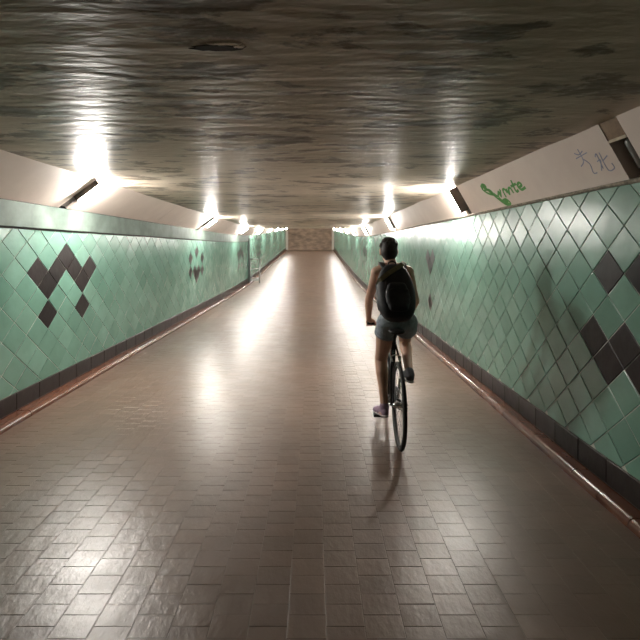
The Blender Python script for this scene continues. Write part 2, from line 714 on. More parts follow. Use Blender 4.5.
def kerb(name, label, X, C, sgn, w):
    """rounded red-brown kerb tiles between skirting and floor"""
    def prof():
        d = abs(C - X)
        hh = 0.058
        r = 0.04
        pts = [(0.016, -0.01), (0.016, hh - 0.004)]
        for k in range(6):
            a = math.pi / 2 * (1 - k / 5)
            pts.append((d - r + r * math.cos(a), hh - r + r * math.sin(a)))
        pts.append((d, -0.01))
        return [(X + sgn * a, b) for a, b in pts]
    bm = bmesh.new()
    sweep(bm, [(X + sgn * 0.005, -0.012), (X + sgn * 0.005, 0.045), (C - sgn * 0.03, 0.045), (C - sgn * 0.012, -0.012)], yrange(Y0, Y1))
    root = from_bm(name, bm, 'dark_grout')
    tag(root, label, 'kerb', kind='structure')
    bm = bmesh.new()
    sweep(bm, prof(), [-w / 2 + 0.0025, w / 2 - 0.0025], fz=lambda y: 0)
    bmesh.ops.recalc_face_normals(bm, faces=bm.faces)
    bmesh.ops.translate(bm, verts=bm.verts, vec=(-X, 0, 0))
    me = bpy.data.meshes.new('kerb_tile')
    bm.to_mesh(me)
    bm.free()
    me.materials.append(M['kerb'])
    bmf = bmesh.new()
    y = Y0
    while y + w < Y1:
        if 0.8 < y < 22:
            o = link('kerb_tile', me, None, root)
            o.location = (X + random.uniform(-0.002, 0.002), y + w / 2, zoff(y + w / 2) + random.uniform(-0.002, 0.002))
            o.rotation_euler = (math.atan2(zoff(y + w) - zoff(y), w), random.gauss(0, 0.003), random.gauss(0, 0.0008))
        else:
            sweep(bmf, prof(), [y + 0.0025, y + w - 0.0025])
        y += w
    o = from_bm('far_kerb_tiles', bmf, 'kerb', root)
    o['kind'] = 'stuff'


kerb('trim_3', 'rounded red-brown kerb along the wall with the pale band', XL, CL, 1, 0.30)
kerb('trim_4', 'rounded red-brown kerb along the wall under the graffiti', XR, CR, -1, 0.30)

# ------------------------------------------------------------------ ceiling
bm = bmesh.new()
ys = yrange(Y0, Y1, 0.25)
xs = [SL - 0.03 + (SR - SL + 0.06) * i / 22 for i in range(23)]
grid = [[bm.verts.new((x, y, H + zoff(y) + 0.010 * noise.noise(Vector((x * 0.9, y * 1.7, 3))))) for x in xs] for y in ys]
for a, b in zip(grid, grid[1:]):
    for i in range(len(xs) - 1):
        bm.faces.new((a[i], a[i + 1], b[i + 1], b[i]))
top = [[bm.verts.new((x, y, H + 0.25 + zoff(y))) for x in (xs[0], xs[-1])] for y in ys]
for k in range(len(ys) - 1):
    bm.faces.new((top[k][0], top[k][1], top[k + 1][1], top[k + 1][0]))
    bm.faces.new((grid[k][0], top[k][0], top[k + 1][0], grid[k + 1][0]))
    bm.faces.new((grid[k][-1], top[k][1], top[k + 1][1], grid[k + 1][-1]))
ceiling = from_bm('ceiling', bm, 'ceiling', smooth=True)
tag(ceiling, 'stained glossy grey-brown tunnel ceiling with dark streaks', 'ceiling', kind='structure')


def spall(name, cx, cy, rx, ry, mat, seed, dz):
    rnd = random.Random(seed)
    HS = H + 0.010 * noise.noise(Vector((cx * 0.9, cy * 1.7, 3)))
    bm = bmesh.new()
    n = 22
    o = [bm.verts.new((cx + rx * (1 + rnd.uniform(-.25, .25)) * math.cos(2 * math.pi * k / n), cy + ry * (1 + rnd.uniform(-.25, .25)) * math.sin(2 * math.pi * k / n), HS + 0.002)) for k in range(n)]
    i = [bm.verts.new(((v.co.x - cx) * .85 + cx, (v.co.y - cy) * .85 + cy, HS - dz + rnd.uniform(-.001, .001))) for v in o]
    for k in range(n):
        bm.faces.new((o[k], o[(k + 1) % n], i[(k + 1) % n], i[k]))
    bm.faces.new(i)
    return from_bm(name, bm, mat, ceiling)


spall('spall_hollow', -0.365, 1.785, 0.11, 0.028, 'spall_dark', 3, 0.003)
spall('plaster_chip', -0.335, 1.742, 0.062, 0.012, 'spall', 5, 0.0055)
spall('plaster_chip', -0.285, 1.765, 0.024, 0.012, 'spall', 8, 0.0055)

# ------------------------------------------------------------------ sloping panels with lamp slots


def slope_axes(side):
    if side < 0:
        T, B = Vector((SL, 0, H)), Vector((XL + 0.03, 0, TOPL))
    else:
        T, B = Vector((SR, 0, H)), Vector((XR, 0, TOPR))
    d = (B - T)
    L = d.length
    d.normalize()
    n = Vector((-d.z * side * -1, 0, d.x * side * -1))
    if n.z > 0:
        n = -n
    return T, d, n, L        # n faces into the tunnel


def slope_pt(side, s, h, y):
    T, d, n, L = slope_axes(side)
    p = T + d * s + n * h
    return Vector((p.x, y, p.z + zoff(y)))


def slope_box(bm, side, s0, s1, h0, h1, y0, y1, step=0.5):
    rings = []
    ys = yrange(y0, y1, step)
    for y in ys:
        rings.append([bm.verts.new(slope_pt(side, s, h, y)) for s, h in ((s0, h0), (s1, h0), (s1, h1), (s0, h1))])
    for a, b in zip(rings, rings[1:]):
        for i in range(4):
            bm.faces.new((a[i], a[(i + 1) % 4], b[(i + 1) % 4], b[i]))
    bm.faces.new(rings[0])
    bm.faces.new(list(reversed(rings[-1])))


def cornice(name, label, side, slots):
    L = slope_axes(side)[3]
    bm = bmesh.new()
    slope_box(bm, side, -0.06, L + 0.02, -0.2, -0.13, Y0, Y1)
    root = from_bm(name, bm, 'void')
    tag(root, label, 'sloping cornice', kind='structure')
    cuts = [Y0]
    sl = sorted(slots)
    for k, y in enumerate(sl):
        cuts += [y - NW / 2, y + NW / 2]
    cuts.append(Y1)
    pieces = []
    for a, b in zip(cuts[::2], cuts[1::2]):
        m = (a + b) / 2
        if b - a > 3.5:
            pieces += [(a, m - 0.003), (m + 0.003, b)]
        else:
            pieces.append((a, b))
    for a, b in pieces:
        bm = bmesh.new()
        c = slope_pt(side, L / 2, 0, (a + b) / 2)
        slope_box(bm, side, -0.01, L, -0.14, 0.0, a, b)
        o = from_bm('slope_panel', bm, 'panel', root, origin=c)
        o.location = c
    return root


cor_l = cornice('trim_5', 'white sloping panels above the pale painted band', -1, LAMPS_L)
cor_r = cornice('trim_6', 'white sloping panels marked with green and blue graffiti', 1, LAMPS_R + [UNLIT_R])

# dirty bead under the panels over the tiles (right) and between panel and band (left)
bm = bmesh.new()
prev = None
for k in range(int((Y1 - Y0) / 0.12) + 1):
    y = Y0 + k * 0.12
    t = 0.014 + 0.006 * noise.noise(Vector((0, y * 2.3, 1)))
    ring = [bm.verts.new((XR + 0.01, y, TOPR + 0.016 + zoff(y))), bm.verts.new((XR - 0.016 - t * 0.7, y, TOPR + 0.006 + zoff(y))), bm.verts.new((XR - 0.014 - t * 0.3, y, TOPR - t + zoff(y))), bm.verts.new((XR + 0.01, y, TOPR - t - 0.004 + zoff(y)))]
    if prev:
        for i in range(4):
            bm.faces.new((prev[i], prev[(i + 1) % 4], ring[(i + 1) % 4], ring[i]))
    else:
        bm.faces.new(ring)
    prev = ring
bm.faces.new(prev)
tag(from_bm('trim_7', bm, 'bead', smooth=True), 'ragged grey mortar bead between green tiles and graffiti panels', 'mortar bead', kind='structure')


# graffiti
def stroke(name, pts, y_a, y_b, s_a, s_b, w, mat):
    """pts in a unit square (u: far to near, v: up to down) -> thin paint ribbon on the right slope"""
    bm = bmesh.new()
    P = [(y_a + (y_b - y_a) * u, s_a + (s_b - s_a) * v) for u, v in pts]
    prev = None
    for i, p in enumerate(P):
        q0, q1 = Vector(P[max(i - 1, 0)]), Vector(P[min(i + 1, len(P) - 1)])
        d = (q1 - q0)
        d = d.normalized() if d.length > 1e-6 else Vector((1, 0))
        nn = Vector((-d.y, d.x)) * w / 2
        ring = []
        for sg in (-1, 1):
            yy, ss = p[0] + sg * nn.x, p[1] + sg * nn.y
            ring += [bm.verts.new(slope_pt(1, ss, 0.0015, yy)), bm.verts.new(slope_pt(1, ss, 0.0, yy))]
        if prev:
            for a, b in ((0, 2), (1, 3), (0, 1), (2, 3)):
                bm.faces.new((prev[a], prev[b], ring[b], ring[a]))
        prev = ring
    return from_bm(name, bm, mat, cor_r)


def smooth_pts(p, n=6):
    out = []
    for i in range(len(p) - 1):
        p0, p1, p2, p3 = (Vector(p[max(i - 1, 0)]), Vector(p[i]), Vector(p[i + 1]), Vector(p[min(i + 2, len(p) - 1)]))
        for k in range(n):
            t = k / n
            q = 0.5 * ((2 * p1) + (-p0 + p2) * t + (2 * p0 - 5 * p1 + 4 * p2 - p3) * t * t + (-p0 + 3 * p1 - 3 * p2 + p3) * t ** 3)
            out.append((q.x, q.y))
    out.append(tuple(p[-1]))
    return out


GREEN = [[(0.02, .10), (0.10, .02), (0.16, .12), (0.08, .24), (0.20, .30), (0.24, .5), (0.12, .42), (.03, .2), (0.05, .08)],
         [(.14, .2), (.26, .62), (.40, .98), (.52, .98), (.47, .80), (.36, .86), (.44, 1.0)],
         [(.03, .16), (.12, .10), (.10, .22), (.17, .30), (.22, .42), (.16, .34)],
         [(.30, .70), (.38, .90), (.48, .92), (.42, .84), (.36, .80), (.33, .66)],
         [(.26, .48), (.32, .62), (.40, .46), (.39, .66), (.46, .40)],
         [(.50, .74), (.51, .48), (.56, .44), (.58, .60)],
         [(.60, .44), (.61, .66), (.65, .48), (.70, .46), (.71, .66)],
         [(.80, .22), (.78, .62), (.84, .60)], [(.73, .42), (.86, .38)],
         [(.86, .54), (.95, .48), (.93, .38), (.87, .46), (.90, .62), (1.0, .58)]]
for g in GREEN:
    stroke('green_graffiti', smooth_pts(g), 5.10, 4.16, 0.09, 0.375, 0.026, 'green_paint')
BLUE = [[(.0, .30), (.45, .22)], [(.22, .0), (.20, .45), (.02, .62)], [(.2, .36), (.34, .62), (.30, .95), (.42, .98)], [(.04, .1), (.16, .2), (.34, .12)],
        [(.62, .45), (.70, .38), (.66, .9)], [(.60, .62), (.72, .60), (.58, .95)], [(.80, .35), (.78, .98), (.98, .98), (.98, .8)], [(.76, .66), (.98, .52)]]
for g in BLUE:
    stroke('blue_graffiti', smooth_pts(g), 3.27, 2.95, 0.10, 0.30, 0.0075, 'blue_paint')


# ------------------------------------------------------------------ lamps
def lit_lamp(side, y, label, group, plate=0.06):
    L = slope_axes(side)[3]
    base = slope_pt(side, L / 2, -0.12, y)
    root = empty('wall_lamp', base)
    tag(root, label, 'lamp', group)
    s0, s1 = 0.022, min(0.30, L - 0.10)
    w = NW / 2 - 0.004
    bm = bmesh.new()
    slope_box(bm, side, 0.0, L - 0.01, -0.125, -0.02, y - w, y + w)
    part('housing', bm, 'housing', root)
    bm = bmesh.new()
    slope_box(bm, side, s0 - 0.02, s1 + 0.02, -0.02, plate, y - w, y - w + 0.012)
    part('side_plate', bm, 'housing', root)
    bm = bmesh.new()
    slope_box(bm, side, s0 - 0.02, s1 + 0.02, -0.02, 0.02, y + w - 0.012, y + w)
    part('side_plate', bm, 'housing', root)
    # rounded diffuser
    bm = bmesh.new()
    prof = []
    hw = w - 0.016
    for k in range(9):
        a = math.pi * k / 8
        prof.append((y - hw * math.cos(a), -0.015 + 0.12 * math.sin(a) ** 0.6))
    for s_i, s in enumerate((s0, s1)):
        pass
    r0 = [bm.verts.new(slope_pt(side, s0, h, yy)) for yy, h in prof]
    r1 = [bm.verts.new(slope_pt(side, s1, h, yy)) for yy, h in prof]
    n = len(prof)
    for i in range(n):
        j = (i + 1) % n
        bm.faces.new((r0[i], r0[j], r1[j], r1[i]))
    bm.faces.new(r0)
    bm.faces.new(list(reversed(r1)))
    part('diffuser', bm, 'lit', root)
    bm = bmesh.new()
    slope_box(bm, side, s1 + 0.008, s1 + 0.02, -0.02, 0.075, y - w, y + w)
    part('end_baffle', bm, 'housing', root)  # plate added to hold lamp light off the band and wall below


LBL = ['glowing slot lamp above the pale band and the large dark diamond motif', 'glowing slot lamp above the pale band, over the small ring of dark diamonds',
       'glowing slot lamp above the pale band, last one before the dark upright']
for k, y in enumerate(LAMPS_L):
    lit_lamp(-1, y, LBL[k] if k < 3 else 'glowing slot lamp set in the white sloping panels above the pale painted band' if y < YPOST else 'glowing slot lamp beyond the metal barrier, over the wall without a band',
             'lamps over the banded wall' if y < YPOST else 'lamps beyond the barrier')
for k, y in enumerate(LAMPS_R):
    lit_lamp(1, y, 'glowing slot lamp beside the green graffiti scrawl' if k == 0 else 'glowing slot lamp in the panels on the graffiti side, past the cyclist',
             'lamps on the graffiti side', 0.112 if k == 0 else 0.07)

L = slope_axes(1)[3]
root = empty('wall_lamp', slope_pt(1, L / 2, -0.12, UNLIT_R))
tag(root, 'dead unlit lamp in a dark slot near the blue graffiti marks', 'lamp')
w = NW / 2 - 0.004
bm = bmesh.new()
slope_box(bm, 1, 0.0, L - 0.01, -0.128, -0.11, UNLIT_R - w, UNLIT_R + w)
part('housing', bm, 'void', root)
bm = bmesh.new()
slope_box(bm, 1, 0.004, 0.118, -0.06, -0.004, UNLIT_R - w, UNLIT_R + w)
part('cover_board', bm, 'board', root)
bm = bmesh.new()
slope_box(bm, 1, 0.118, 0.136, -0.06, 0.002, UNLIT_R - w, UNLIT_R + w)
part('cover_edge', bm, 'cream', root)
bm = bmesh.new()
tube(bm, [slope_pt(1, s, -0.06, UNLIT_R) for s in (0.15, 0.17, 0.34, 0.36)], [0.012, 0.03, 0.03, 0.012], 12)
part('dead_tube', bm, 'dead_glass', root, True)

# ------------------------------------------------------------------ ends of the tunnel
bm = bmesh.new()
box(bm, (XL - 0.3, Y1, -0.2), (XR + 0.3, Y1 + 0.2, H + 2.0))
end = from_bm('wall_end', bm, 'end_wall')
tag(end, 'brown stained wall closing the far end of the tunnel', 'wall', kind='structure')
for x0, x1 in ((XL, XL + 0.22), (XR - 0.22, XR)):
    bm = bmesh.new()
    box(bm, (x0, Y1 - 0.12, zoff(Y1)), (x1, Y1, zoff(Y1) + 2.2))
    from_bm('pilaster', bm, 'pillar', end)
bm = bmesh.new()
box(bm, (XL - 0.3, Y0 - 0.2, -0.2), (XR + 0.3, Y0, H + 0.3))
tag(from_bm('wall_back', bm, 'end_wall'), 'brown stained wall closing the unlit end of the tunnel', 'wall', kind='structure')

# post at the end of the band, and the barrier
bm = bmesh.new()
zz = zoff(YPOST)
box(bm, (XL - 0.01, YPOST - 0.03, zz), (XL + 0.075, YPOST + 0.11, zz + TOPL - 0.13))
tag(from_bm('trim_8', bm, 'frame_dark'), 'dark metal upright ending the pale band beside the barrier', 'upright', kind='structure')
yb = YPOST + 0.05
zb = zoff(yb)
bar = empty('barrier_rail', (XL + 0.35, yb, zb))
tag(bar, 'low galvanised tube barrier standing beside the dark upright', 'barrier')
for x in (XL + 0.10, XL + 0.50):
    bm = bmesh.new()
    tube(bm, [(x, yb, zb), (x, yb, zb + 1.03)], 0.026, 10)
    pp = part('post', bm, 'steel', bar, True)
    bm = bmesh.new()
    box(bm, (x - 0.06, yb - 0.06, zb), (x + 0.06, yb + 0.06, zb + 0.02))
    part('foot_plate', bm, 'steel', bar)
for z in (1.03, 0.62, 0.20):
    bm = bmesh.new()
    tube(bm, [(XL + 0.08, yb, zb + z), (XL + 0.525, yb, zb + z)], 0.022, 10)
    part('rail', bm, 'steel', bar, True)
bm = bmesh.new()
box(bm, (XL + 0.10, yb - 0.015, zb + 0.10), (XL + 0.50, yb + 0.015, zb + 0.19))
part('toe_board', bm, 'steel', bar)

# ------------------------------------------------------------------ bicycle
BX = 0.695
RA, FA, WRD = Vector((BX, 3.78, 0.345)), Vector((BX, 4.80, 0.345)), 0.328
BB = Vector((BX, 4.21, 0.275))
ST = Vector((BX, 4.05, 0.80))
HT, HB = Vector((BX, 4.565, 0.835)), Vector((BX, 4.605, 0.70))
bike = empty('bicycle', (BX, 4.28, 0))
tag(bike, 'slim black road bicycle ridden along the paved floor', 'bicycle')


def wheel(c, rear):
    bm = bmesh.new()
    torus_x(bm, c, 0.305, 0.011)
    wo = part('wheel', bm, 'chrome' if not rear else 'plastic', bike, True)
    bm = bmesh.new()
    torus_x(bm, c, WRD, 0.0165)
    part('tyre', bm, 'rubber', wo, True)
    bm = bmesh.new()
    for k in range(28):
        a = 2 * math.pi * k / 28
        b = a + (0.35 if k % 4 < 2 else -0.35)
        x = c[0] + (0.028 if k % 2 else -0.028)
        tube(bm, [(x, c[1] + 0.02 * math.cos(b), c[2] + 0.02 * math.sin(b)), (c[0], c[1] + 0.30 * math.cos(a), c[2] + 0.30 * math.sin(a))], 0.0011, 4, False)
    part('spokes', bm, 'steel_dark', wo)
    bm = bmesh.new()
    tube(bm, [(c[0] - 0.05, c[1], c[2]), (c[0] - 0.035, c[1], c[2]), (c[0] - 0.03, c[1], c[2]), (c[0] + 0.03, c[1], c[2]), (c[0] + 0.035, c[1], c[2]), (c[0] + 0.05, c[1], c[2])], [0.012, 0.02, 0.024, 0.024, 0.02, 0.012], 14)
    part('hub', bm, 'chrome', wo, True)
    bm = bmesh.new()
    tube(bm, [(c[0] - 0.075, c[1], c[2]), (c[0] + 0.075, c[1], c[2])], 0.006, 8)
    tube(bm, [(c[0] - 0.072, c[1], c[2]), (c[0] - 0.078, c[1] - 0.045, c[2] + 0.01)], 0.005, 6)
    part('quick_release', bm, 'chrome', wo)
    return wo


rw = wheel(RA, True)
fw = wheel(FA, False)
bm = bmesh.new()
for k in range(6):
    R = 0.052 - 0.006 * k
    tube(bm, [(BX + 0.034 + 0.005 * k, RA.y, RA.z), (BX + 0.0375 + 0.005 * k, RA.y, RA.z)], R, 20)
part('cassette', bm, 'steel_dark', rw)

bm = bmesh.new()
TT = Vector((BX, 4.057, 0.775))
tube(bm, [BB, ST], 0.0155, 12)
tube(bm, [TT, HT + Vector((0, 0.005, -0.03))], 0.014, 12)
tube(bm, [BB, HB + Vector((0, 0, 0.025))], 0.0185, 12)
tube(bm, [HT, HB], 0.019, 12)
tube(bm, [BB + Vector((-0.035, 0, 0)), BB + Vector((0.035, 0, 0))], 0.022, 12)
for s in (-1, 1):
    tube(bm, [BB + Vector((s * 0.02, -0.01, 0)), Vector((BX + s * 0.045, 4.0, 0.305)), RA + Vector((s * 0.062, 0, 0))], [0.012, 0.011, 0.009], 8)
    tube(bm, [TT + Vector((s * 0.012, 0, 0)), Vector((BX + s * 0.04, 3.97, 0.64)), RA + Vector((s * 0.062, 0, 0))], [0.009, 0.009, 0.008], 8)
part('frame', bm, 'black_paint', bike, True)
bm = bmesh.new()
tube(bm, [HB, HB + Vector((0, 0.01, -0.03))], 0.02, 10)
for s in (-1, 1):
    tube(bm, [HB + Vector((s * 0.01, 0.01, -0.025)), HB + Vector((s * 0.042, 0.025, -0.06)), Vector((BX + s * 0.05, 4.70, 0.50)), FA + Vector((s * 0.052, 0, 0))], [0.012, 0.014, 0.012, 0.009], 10)
part('fork', bm, 'chrome', bike, True)
bm = bmesh.new()
tube(bm, [ST, Vector((BX, 4.015, 0.895))], 0.0135, 12)
part('seat_post', bm, 'plastic', bike, True)
bm = bmesh.new()
for (y, w, z) in ((3.885, 0.066, 0.915), (3.92, 0.07, 0.918), (3.96, 0.06, 0.917), (4.02, 0.032, 0.915), (4.08, 0.022, 0.915), (4.135, 0.017, 0.911)):
    ell(bm, (BX, y, z), (w, 0.045, 0.02), u=14, v=8)
saddle = remeshed('saddle', bm, 'plastic', bike, 0.006)
bm = bmesh.new()
for s in (-1, 1):
    tube(bm, [(BX + s * 0.022, 3.90, 0.90), (BX + s * 0.02, 3.96, 0.888), (BX + s * 0.02, 4.05, 0.888), (BX + s * 0.014, 4.12, 0.902)], 0.0035, 6)
part('saddle_rail', bm, 'chrome', saddle)
# bars
BY, BZ = 4.60, 0.875
bm = bmesh.new()
tube(bm, [HT, HT + Vector((0, -0.008, 0.03)), Vector((BX, BY, BZ))], [0.016, 0.017, 0.015], 10)
part('stem', bm, 'plastic', bike, True)
bm = bmesh.new()
tube(bm, [(BX + x, BY + 0.012 * (1 - abs(x) / 0.188), BZ) for x in (-0.188, -0.12, -0.05, 0.05, 0.12, 0.188)], 0.0115, 10)
hb = part('handlebar', bm, 'plastic', bike, True)
for s in (-1, 1):
    bm = bmesh.new()
    tube(bm, [(BX + s * 0.190, BY, BZ), (BX + s * 0.10, BY + 0.006, BZ)], 0.0155, 12)
    part('grip', bm, 'rubber', hb, True)
for s in (-1, 1):
    bm = bmesh.new()
    x = BX + s * 0.09
    tube(bm, [(x, BY + 0.005, BZ), (x, BY + 0.03, BZ - 0.012)], 0.012, 8)
    tube(bm, [(x, BY + 0.03, BZ - 0.012), (x + s * 0.03, BY + 0.055, BZ - 0.025), (x + s * 0.105, BY + 0.05, BZ - 0.035)], [0.007, 0.006, 0.005], 8)
    part('brake_lever', bm, 'chrome', hb, True)
# cranks; the left pedal is down
ca = math.radians(8)
LP = BB + Vector((-0.062, math.sin(ca) * 0.17, -math.cos(ca) * 0.17))
RP = BB + Vector((0.066, -math.sin(ca) * 0.17, math.cos(ca) * 0.17))
for P, s in ((LP, -1), (RP, 1)):
    bm = bmesh.new()
    a = BB + Vector((s * 0.055, 0, 0))
    tube(bm, [BB + Vector((s * 0.03, 0, 0)), a, P], [0.014, 0.015, 0.01], 10)
    co = part('crank', bm, 'chrome', bike, True)
    bm = bmesh.new()
    x0, x1 = sorted((P.x + s * 0.015, P.x + s * 0.10))
    box(bm, (x0, P.y - 0.035, P.z - 0.011), (x1, P.y + 0.035, P.z + 0.011))
    box(bm, (min(P.x, x0), P.y - 0.006, P.z - 0.006), (max(P.x, x1), P.y + 0.006, P.z + 0.006))
    part('pedal', bm, 'plastic', co)
bm = bmesh.new()
tube(bm, [(BX + 0.042, BB.y, BB.z), (BX + 0.046, BB.y, BB.z)], 0.095, 40)
part('chainring', bm, 'chrome', bike)
bm = bmesh.new()
for (za, zb2) in ((0.094, 0.050), (-0.094, -0.050)):
    tube(bm, [(BX + 0.044, BB.y, BB.z + za), (BX + 0.044, RA.y, RA.z + zb2)], 0.0045, 6)
part('chain', bm, 'plastic', bike)
bm = bmesh.new()
tube(bm, [(BX + 0.06, RA.y, RA.z - 0.02), (BX + 0.058, RA.y + 0.02, RA.z - 0.07), (BX + 0.05, RA.y + 0.005, RA.z - 0.13)], [0.012, 0.014, 0.012], 8)
part('rear_derailleur', bm, 'chrome', bike, True)
bm = bmesh.new()
for s in (-1, 1):
    tube(bm, [(BX + s * 0.005, 3.985, 0.705), (BX + s * 0.04, 3.965, 0.695), (BX + s * 0.03, 3.95, 0.655)], 0.007, 6)
part('brake_caliper', bm, 'chrome', bike)
bike.rotation_euler.z = -math.radians(2)

# ------------------------------------------------------------------ cyclist
per = empty('person', (0.70, 4.05, 0.0))
tag(per, 'cyclist seen from behind in black tank top and grey-blue denim shorts, pedalling', 'person')
hipL, kneeL, ankL = (0.632, 4.05, 0.965), (0.602, 4.265, 0.605), (0.612, 4.125, 0.235)
hipR, kneeR, ankR = (0.79, 4.05, 0.97), (0.845, 4.41, 0.755), (0.818, 4.07, 0.545)
shL, elL, wrL = (0.568, 4.29, 1.385), (0.512, 4.42, 1.13), (0.522, 4.535, 0.93)
shR, elR, wrR = (0.852, 4.29, 1.39), (0.945, 4.40, 1.11), (0.87, 4.535, 0.93)
lean = Matrix.Rotation(-math.atan2(0.26, 0.43), 3, 'X')


def mid(a, b, t):
    return tuple(p + (q - p) * t for p, q in zip(a, b))


def calf(a, b, back):
    m = Vector(mid(a, b, 0.3)) + Vector((0, -back, 0))
    return tuple(m)


bm = bmesh.new()
# trunk
ell(bm, (0.71, 4.03, 0.99), (0.155, 0.115, 0.11), lean)
ell(bm, (0.705, 4.10, 1.12), (0.125, 0.09, 0.14), lean)
ell(bm, (0.705, 4.19, 1.27), (0.155, 0.10, 0.16), lean)
limb(bm, [shL, (0.64, 4.275, 1.415), (0.705, 4.275, 1.42), (0.77, 4.275, 1.418), shR], [0.056, 0.058, 0.062, 0.058, 0.056])
limb(bm, [(0.70, 4.275, 1.42), (0.692, 4.315, 1.50)], [0.06, 0.053])
# head
ell(bm, (0.686, 4.35, 1.598), (0.073, 0.092, 0.092))
ell(bm, (0.686, 4.385, 1.545), (0.058, 0.066, 0.072))
ell(bm, (0.686, 4.425, 1.505), (0.03, 0.028, 0.026))
limb(bm, [(0.686, 4.445, 1.585), (0.686, 4.462, 1.553)], [0.011, 0.016])
for s in (-1, 1):
    ell(bm, (0.686 + s * 0.077, 4.345, 1.575), (0.011, 0.022, 0.034))
ell(bm, (0.686, 4.444, 1.522), (0.024, 0.010, 0.010))
# legs
for h_, k_, a_ in ((hipL, kneeL, ankL), (hipR, kneeR, ankR)):
    limb(bm, [h_, mid(h_, k_, 0.35), mid(h_, k_, 0.8), k_], [0.088, 0.082, 0.060, 0.056])
    limb(bm, [k_, calf(k_, a_, 0.012), mid(k_, a_, 0.62), a_], [0.055, 0.056, 0.041, 0.034])
# arms
for s_, e_, w_ in ((shL, elL, wrL), (shR, elR, wrR)):
    limb(bm, [s_, mid(s_, e_, 0.35), mid(s_, e_, 0.8), e_], [0.053, 0.047, 0.039, 0.037])
    limb(bm, [e_, mid(e_, w_, 0.3), mid(e_, w_, 0.75), w_], [0.037, 0.039, 0.029, 0.025])
# hands closed on the bar
for w_, hx, s in ((wrL, 0.548, 1), (wrR, 0.842, -1)):
    limb(bm, [w_, (hx, 4.572, 0.906)], [0.026, 0.026])
    ell(bm, (hx, 4.583, 0.905), (0.043, 0.034, 0.018), Matrix.Rotation(-0.3, 3, 'X'))
    for k in range(4):
        fx = hx - s * (0.034 - 0.0225 * k)
        g = (0.90, 1.0, 0.97, 0.82)[k]
        limb(bm, [(fx, 4.602, 0.904), (fx, 4.602 + 0.031 * g, 0.886), (fx, 4.602 + 0.028 * g, 0.886 - 0.033 * g), (fx, 4.602 + 0.004 * g, 0.886 - 0.040 * g)], [0.0098, 0.0092, 0.0085, 0.0075], 8)
    limb(bm, [(hx + s * 0.032, 4.575, 0.898), (hx + s * 0.052, 4.588, 0.872), (hx + s * 0.048, 4.612, 0.855)], [0.0125, 0.0105, 0.009], 8)
# feet inside the shoes
for a_, heel, toe in ((ankL, (0.607, 4.12, 0.165), (0.575, 4.30, 0.125)), (ankR, (0.818, 4.045, 0.487), (0.825, 4.24, 0.475))):
    limb(bm, [a_, heel, toe], [0.034, 0.032, 0.026])
body = remeshed('body', bm, 'skin', per, 0.0055, 4)
for s in (-1, 1):
    bm = bmesh.new()
    ell(bm, (0.686 + s * 0.029, 4.432, 1.588), (0.013, 0.010, 0.009), u=12, v=8)
    part('eye', bm, 'eye', body, True)

# hair
bm = bmesh.new()
ell(bm, (0.686, 4.343, 1.617), (0.083, 0.096, 0.088))
ell(bm, (0.686, 4.315, 1.58), (0.079, 0.072, 0.088))
ell(bm, (0.686, 4.29, 1.53), (0.052, 0.035, 0.048))
for k in range(60):
    a = random.uniform(0, 2 * math.pi)
    e = random.uniform(0.1, 1.5)
    p = (0.686 + 0.081 * math.cos(a) * math.cos(e), 4.34 + 0.092 * math.sin(a) * math.cos(e), 1.618 + 0.086 * math.sin(e))
    ell(bm, p, (0.016, 0.016, 0.011), u=8, v=6)
remeshed('hair', bm, 'hair', per, 0.006, 2)

# tank top with two shoulder straps
bm = bmesh.new()
ell(bm, (0.71, 4.05, 1.02), (0.152, 0.115, 0.10), lean)
ell(bm, (0.705, 4.10, 1.12), (0.138, 0.103, 0.145), lean)
ell(bm, (0.705, 4.185, 1.26), (0.163, 0.112, 0.15), lean)
for s in (-1, 1):
    limb(bm, [(0.705 + s * 0.085, 4.17, 1.32), (0.705 + s * 0.08, 4.235, 1.43), (0.705 + s * 0.078, 4.28, 1.462), (0.705 + s * 0.082, 4.335, 1.42), (0.705 + s * 0.09, 4.335, 1.33)], [0.03, 0.022, 0.02, 0.022, 0.03])
remeshed('tank_top', bm, 'tank', per, 0.007, 5)
# shorts
bm = bmesh.new()
ell(bm, (0.712, 4.03, 0.985), (0.168, 0.128, 0.108), lean)
ell(bm, (0.712, 4.06, 1.045), (0.15, 0.115, 0.06), lean)
for h_, k_, t in ((hipL, kneeL, 0.29), (hipR, kneeR, 0.34)):
    n = 6
    d0, d1 = Vector(h_), Vector(mid(h_, k_, t))
    ell(bm, h_, (0.098, 0.1, 0.098))
    tube(bm, [d0.lerp(d1, i / n) for i in range(n + 1)], [0.098, 0.097, 0.096, 0.096, 0.096, 0.097, 0.098], 20)


def wrinkle(co):
    q = noise.noise(Vector((co.x * 14, co.y * 14, co.z * 30)))
    return co + Vector((q * 0.004, q * 0.004, 0))


sh = remeshed('shorts', bm, 'denim', per, 0.006, 3, wrinkle)
for h_, k_, t in ((hipL, kneeL, 0.29), (hipR, kneeR, 0.34)):
    d = (Vector(k_) - Vector(h_)).normalized()
    p = Vector(mid(h_, k_, t))
    bm = bmesh.new()
    tube(bm, [p - d * 0.022, p - d * 0.002], [0.1, 0.1005], 24)
    part('hem', bm, 'denim', sh, True)


